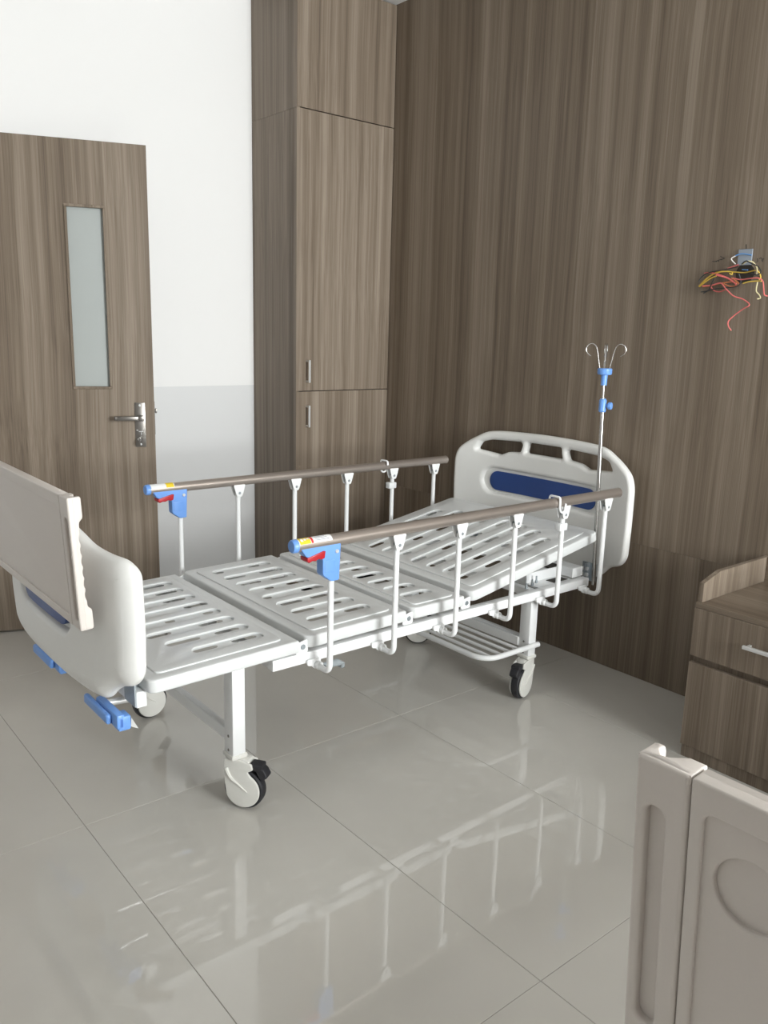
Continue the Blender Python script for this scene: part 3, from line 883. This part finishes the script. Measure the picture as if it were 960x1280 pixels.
    pts = [(xc, y - s * 0.026, RZ + 0.006), (xc, y - s * 0.024, RZ + 0.024), (xc, y + s * 0.022, RZ + 0.024), (xc, y + s * 0.024, RZ - 0.020), (xc + 0.012, y + s * 0.023, RZ - 0.034), (xc + 0.030, y + s * 0.022, RZ - 0.030), (xc + 0.034, y + s * 0.022, RZ - 0.002)]
    tube(bm, fillet(pts, 0.008, 4), 0.0042, 8)
    bb.part('rail_hook', bm, 'bed_white', g)
    bm = B(); box(bm, 2.345, 2.388, y - 0.014, y + 0.014, 0.694, 0.722, 0.004, 2)
    bb.part('post_clip', bm, 'clear', g)
bm = B(); box(bm, 1.352, 1.412, YC - FY - 0.045, YC - FY - 0.004, 0.396, 0.400, 0.001, 1); tube(bm, [(1.352, YC - FY - 0.02, 0.392), (1.40, YC - FY - 0.02, 0.392)], 0.005, 8)
box(bm, 1.398, 1.412, YC - FY - 0.045, YC - FY - 0.004, 0.384, 0.398, 0.002, 1)
bb.part('release_lever', bm, 'zinc')

# ================================================================== IV POLE
iv = thing('iv_pole', (2.722, 1.943, 0.40), 'thin steel drip stand pole with blue clamps and four hooks rising by the headboard', 'pole')
bi = Builder(iv)
def ivp(z): return Vector((2.722, 1.943 + (z - 0.40) * 0.036, z))
bm = B(); tube(bm, [ivp(0.40), ivp(1.104)], 0.0082, 14); bi.part('lower_tube', bm, 'steel')
bm = B(); tube(bm, [ivp(1.104), ivp(1.300)], 0.0045, 12); bi.part('upper_tube', bm, 'steel')
bm = B(); q = ivp(1.127); lathe(bm, [(0.011, -0.026), (0.0145, -0.022), (0.0145, 0.020), (0.010, 0.027)], q, 'Z', 18)
ck = bi.part('clamp_sleeve', bm, 'blue')
bm = B(); kd = Vector((0.35, -0.94, 0)).normalized()
tube(bm, [q + kd * 0.010, q + kd * 0.022], 0.007, 12); tube(bm, [q + kd * 0.021, q + kd * 0.024, q + kd * 0.034, q + kd * 0.037], [0.011, 0.0145, 0.0145, 0.011], 16)
bi.part('clamp_knob', bm, 'blue', ck)
bm = B(); q = ivp(1.205); lathe(bm, [(0.0115, 0.0), (0.0125, 0.038), (0.0125, 0.040), (0.026, 0.042), (0.028, 0.047), (0.028, 0.063), (0.025, 0.066)], q, 'Z', 24)
hh = bi.part('hook_head', bm, 'blue')
q = ivp(1.268)
for k in range(4):
    a = math.radians(-50.2 + 90 * k)
    d = Vector((math.cos(a), math.sin(a), 0))
    prof = [(0.018, -0.004), (0.024, 0.030), (0.032, 0.068), (0.040, 0.088), (0.054, 0.096), (0.069, 0.089), (0.075, 0.073), (0.069, 0.059), (0.056, 0.049)]
    pts = smooth_path([q + d * r + Vector((0, 0, z)) for r, z in prof], 5)
    bi.part('hook', tube(B(), pts, 0.0019, 8), 'steel', hh)

# ================================================================== OVERBED TRAYS hung on the footboards
def make_tray(yfar, x_top, lean, label):
    """moulded board standing on its long edge; far end at yfar, outer face towards -x"""
    L, Hh, zt = 0.81, 0.335, 0.983
    t = thing('overbed_tray', (x_top, yfar - L / 2, zt - Hh), label, 'tray', 'overbed trays')
    bt = Builder(t)
    LM = Matrix.Translation((x_top, 0, zt)) @ Matrix.Rotation(lean, 4, 'Y') @ Matrix.Translation((-x_top, 0, -zt))
    def fin(bm): bmesh.ops.transform(bm, matrix=LM, verts=bm.verts); return bm
    X0, TH = x_top, 0.016
    y1, y0 = yfar, yfar - L
    ES = 0.058
    z0, z1 = zt - Hh, zt
    # main panel: border, recessed field and a round cup recess
    yf = (y0 + ES + 0.0015, y1 - ES - 0.0015)
    T = Matrix.Translation((X0, 0, 0)) @ MYZ
    fld = rrect(yf[0] + 0.014, yf[1] - 0.014, z0 + 0.022, z1 - 0.030, 0.012)
    fld2 = rrect(yf[0] + 0.010, yf[1] - 0.010, z0 + 0.018, z1 - 0.026, 0.012)
    cupc = (yf[1] - 0.062, z1 - 0.097)
    cup = [(cupc[0] + 0.036 * math.cos(2 * PI * k / 40), cupc[1] + 0.036 * math.sin(2 * PI * k / 40)) for k in range(40)]
    bm = B()
    plate(bm, rrect(yf[0], yf[1], z0, z1, 0.003), [fld], 0.0, TH, 0.0025, T, 3)
    plate(bm, fld2, [cup], 0.0048, TH, 0.0022, T, 3)
    cup2 = [(cupc[0] + 0.038 * math.cos(2 * PI * k / 40), cupc[1] + 0.038 * math.sin(2 * PI * k / 40)) for k in range(40)]
    plate(bm, cup2, [], 0.0105, TH - 0.001, 0.0, T, 0)
    # rim along the long edges
    box(bm, X0 + 0.003, X0 + 0.0265, yf[0], yf[1], z1 - 0.012, z1 - 0.0002, 0.003, 2)
    box(bm, X0 + 0.003, X0 + 0.0265, yf[0], yf[1], z0 + 0.0002, z0 + 0.012, 0.003, 2)
    bt.part('board', fin(bm), 'tray')
    for ya, yb in ((y0, y0 + ES), (y1 - ES, y1)):
        bm = B()
        far = ya > (y0 + y1) / 2
        gy0, gy1 = (ya + 0.024, yb - 0.012) if far else (ya + 0.012, yb - 0.024)
        slot = rrect(gy0, gy1, z0 + 0.022, z1 - 0.051, 0.0105)
        slot2 = rrect(gy0 - 0.003, gy1 + 0.003, z0 + 0.019, z1 - 0.048, 0.013)
        oc = rrect(ya, yb, z0, z1, 0.004)
        plate(bm, oc, [slot], 0.0, TH, 0.0045, T, 3)
        plate(bm, slot2, [], 0.0105, TH - 0.001, 0.0, T, 0)
        # end skirt with corner lugs and finger scallops, drawn in (x, z)
        ye = (yb - 0.0126, yb - 0.0006) if far else (ya + 0.0006, ya + 0.0126)
        prof = [(X0 + 0.012, z0), (X0 + 0.034, z0), (X0 + 0.034, z0 + 0.052), (X0 + 0.024, z0 + 0.058)]
        n = 6
        za, zb = z0 + 0.075, z1 - 0.090
        for k in range(n):
            zz = za + (zb - za) * k / n
            hgt = (zb - za) / n
            prof += [(X0 + 0.024, zz), (X0 + 0.0205, zz + hgt * 0.3), (X0 + 0.0205, zz + hgt * 0.7)]
        prof += [(X0 + 0.024, zb), (X0 + 0.024, z1 - 0.062), (X0 + 0.034, z1 - 0.055), (X0 + 0.034, z1), (X0 + 0.012, z1)]
        plate(bm, soft(prof, 0.006, 2), [], -ye[1], -ye[0], 0.003, MXZ, 2)
        # top and bottom rims of the end piece, hollowed between lug and joint
        for zc in (z1, z0):
            zr = (z1 - 0.010, z1) if zc == z1 else (z0, z0 + 0.010)
            sgn = 1 if far else -1
            e_, j_ = (yb, ya) if far else (ya, yb)
            rim = [(X0 + 0.002, j_), (X0 + 0.030, j_), (X0 + 0.030, j_ + sgn * 0.018), (X0 + 0.024, j_ + sgn * 0.024), (X0 + 0.016, j_ + sgn * 0.032),
                   (X0 + 0.014, j_ + sgn * 0.040), (X0 + 0.022, j_ + sgn * 0.046), (X0 + 0.030, e_ - sgn * 0.009), (X0 + 0.030, e_ - sgn * 0.001), (X0 + 0.002, e_ - sgn * 0.001)]
            plate(bm, rim, [], zr[0], zr[1], 0.002, None, 2)
        bt.part('end_piece', fin(bm), 'tray')
    return t
make_tray(YC + 0.405, 0.626, -0.050, 'off-white overbed tray hung on the footboard of the bed by the door')
make_tray(0.412, 0.671, -0.078, 'off-white overbed tray with round cup recess at the lower right foreground')

# second bed, whose footboard carries the tray in the foreground (its body lies outside the picture)
bed2 = copy_tree(bed)
bed2.location = (1.81, -0.085, 0)
bed2['label'] = 'second white hospital bed behind the tray at the lower right edge'

# ================================================================== CABLE OUTLET
ob_ = on_wall(931, 323, XW)
eb = thing('cable_outlet', (XW, ob_.y, ob_.z), 'open wall outlet with loose yellow, pink and black wires on the wood wall', 'wiring')
be = Builder(eb)
def W(l, X): return [on_wall(840 + a / 8, 290 + b / 8, X) for a, b in l]
p1, p2 = on_wall(924, 312, XW), on_wall(939.5, 331, XW)
y0, y1, z0, z1 = p2.y, p1.y, p2.z, p1.z
bm = B()
box(bm, XW - 0.003, XW - 0.0005, y0, y1, z0, z1, 0.001, 1)
be.part('conduit_box', bm, 'conduit', smooth=0)
bm = B(); cy_, cz_ = (y0 + y1) / 2, z0 - 0.028
lathe(bm, [(0.034, -0.0016), (0.034, -0.0006)], (XW, cy_ - 0.006, cz_), 'X', 24)
be.part('hole', bm, 'gap')
wires = [
 ('yellow', [(265, 545), (330, 470), (430, 410), (500, 395), (620, 400), (720, 405), (840, 385), (875, 405), (880, 450), (868, 480)]),
 ('yellow', [(268, 548), (360, 455), (460, 408), (540, 395), (590, 400), (600, 425), (580, 415)]),
 ('yellow', [(275, 540), (380, 470), (450, 440)]),
 ('pale', [(700, 325), (760, 295), (805, 300), (840, 350), (850, 420)]),
 ('yellow', [(715, 515), (770, 498), (840, 490), (890, 492)]),
 ('pink', [(310, 540), (400, 530), (480, 510), (545, 570), (620, 640), (700, 670), (765, 715), (770, 742), (720, 765), (620, 830), (565, 890), (570, 940), (590, 985)]),
 ('pink', [(440, 430), (540, 460), (610, 500), (650, 522)]),
 ('pink', [(600, 460), (680, 475), (780, 466), (860, 460), (900, 490), (915, 570), (930, 628), (955, 640)]),
 ('orange', [(300, 548), (400, 535), (500, 512), (600, 498), (650, 510)]),
 ('pink', [(320, 412), (400, 408), (500, 435), (590, 480), (640, 530)]),
 ('orange', [(520, 520), (600, 545), (660, 525), (640, 490), (600, 460)]),
 ('black', [(270, 500), (300, 445), (350, 410), (400, 400), (520, 380), (660, 345)]),
 ('black', [(290, 600), (340, 590), (420, 570), (540, 560), (640, 545), (680, 500), (670, 420)]),
 ('black', [(310, 612), (360, 580), (400, 520), (430, 460)]),
 ('black', [(690, 320), (740, 290), (800, 315), (860, 345), (882, 400), (850, 430), (800, 410)]),
 ('pale', [(850, 500), (848, 590), (875, 628), (876, 660), (850, 670)]),
 ('wwhite', [(640, 238), (600, 270), (632, 322)]),
 ('wblue', [(640, 238), (700, 218), (790, 230)]),
 ('pink', [(390, 545), (420, 588), (480, 595), (545, 575)]),
 ('pink', [(555, 365), (660, 325)]),
 ('wblue', [(695, 375), (755, 380)]),
]
LN = dict(yellow='yellow wire', pale='pale yellow wire', pink='pink wire', orange='orange wire', black='black wire', wwhite='white wire', wblue='blue wire')
for k, (mt, l) in enumerate(wires):
    X = XW - 0.006 - 0.0035 * (k % 8)
    pts = W(l, X)
    for i, p in enumerate(pts): p.x += 0.005 * math.sin(1.7 * i + k)
    be.part('wire', tube(B(), smooth_path(pts, 6), 0.0021, 7), mt)['label'] = LN[mt]
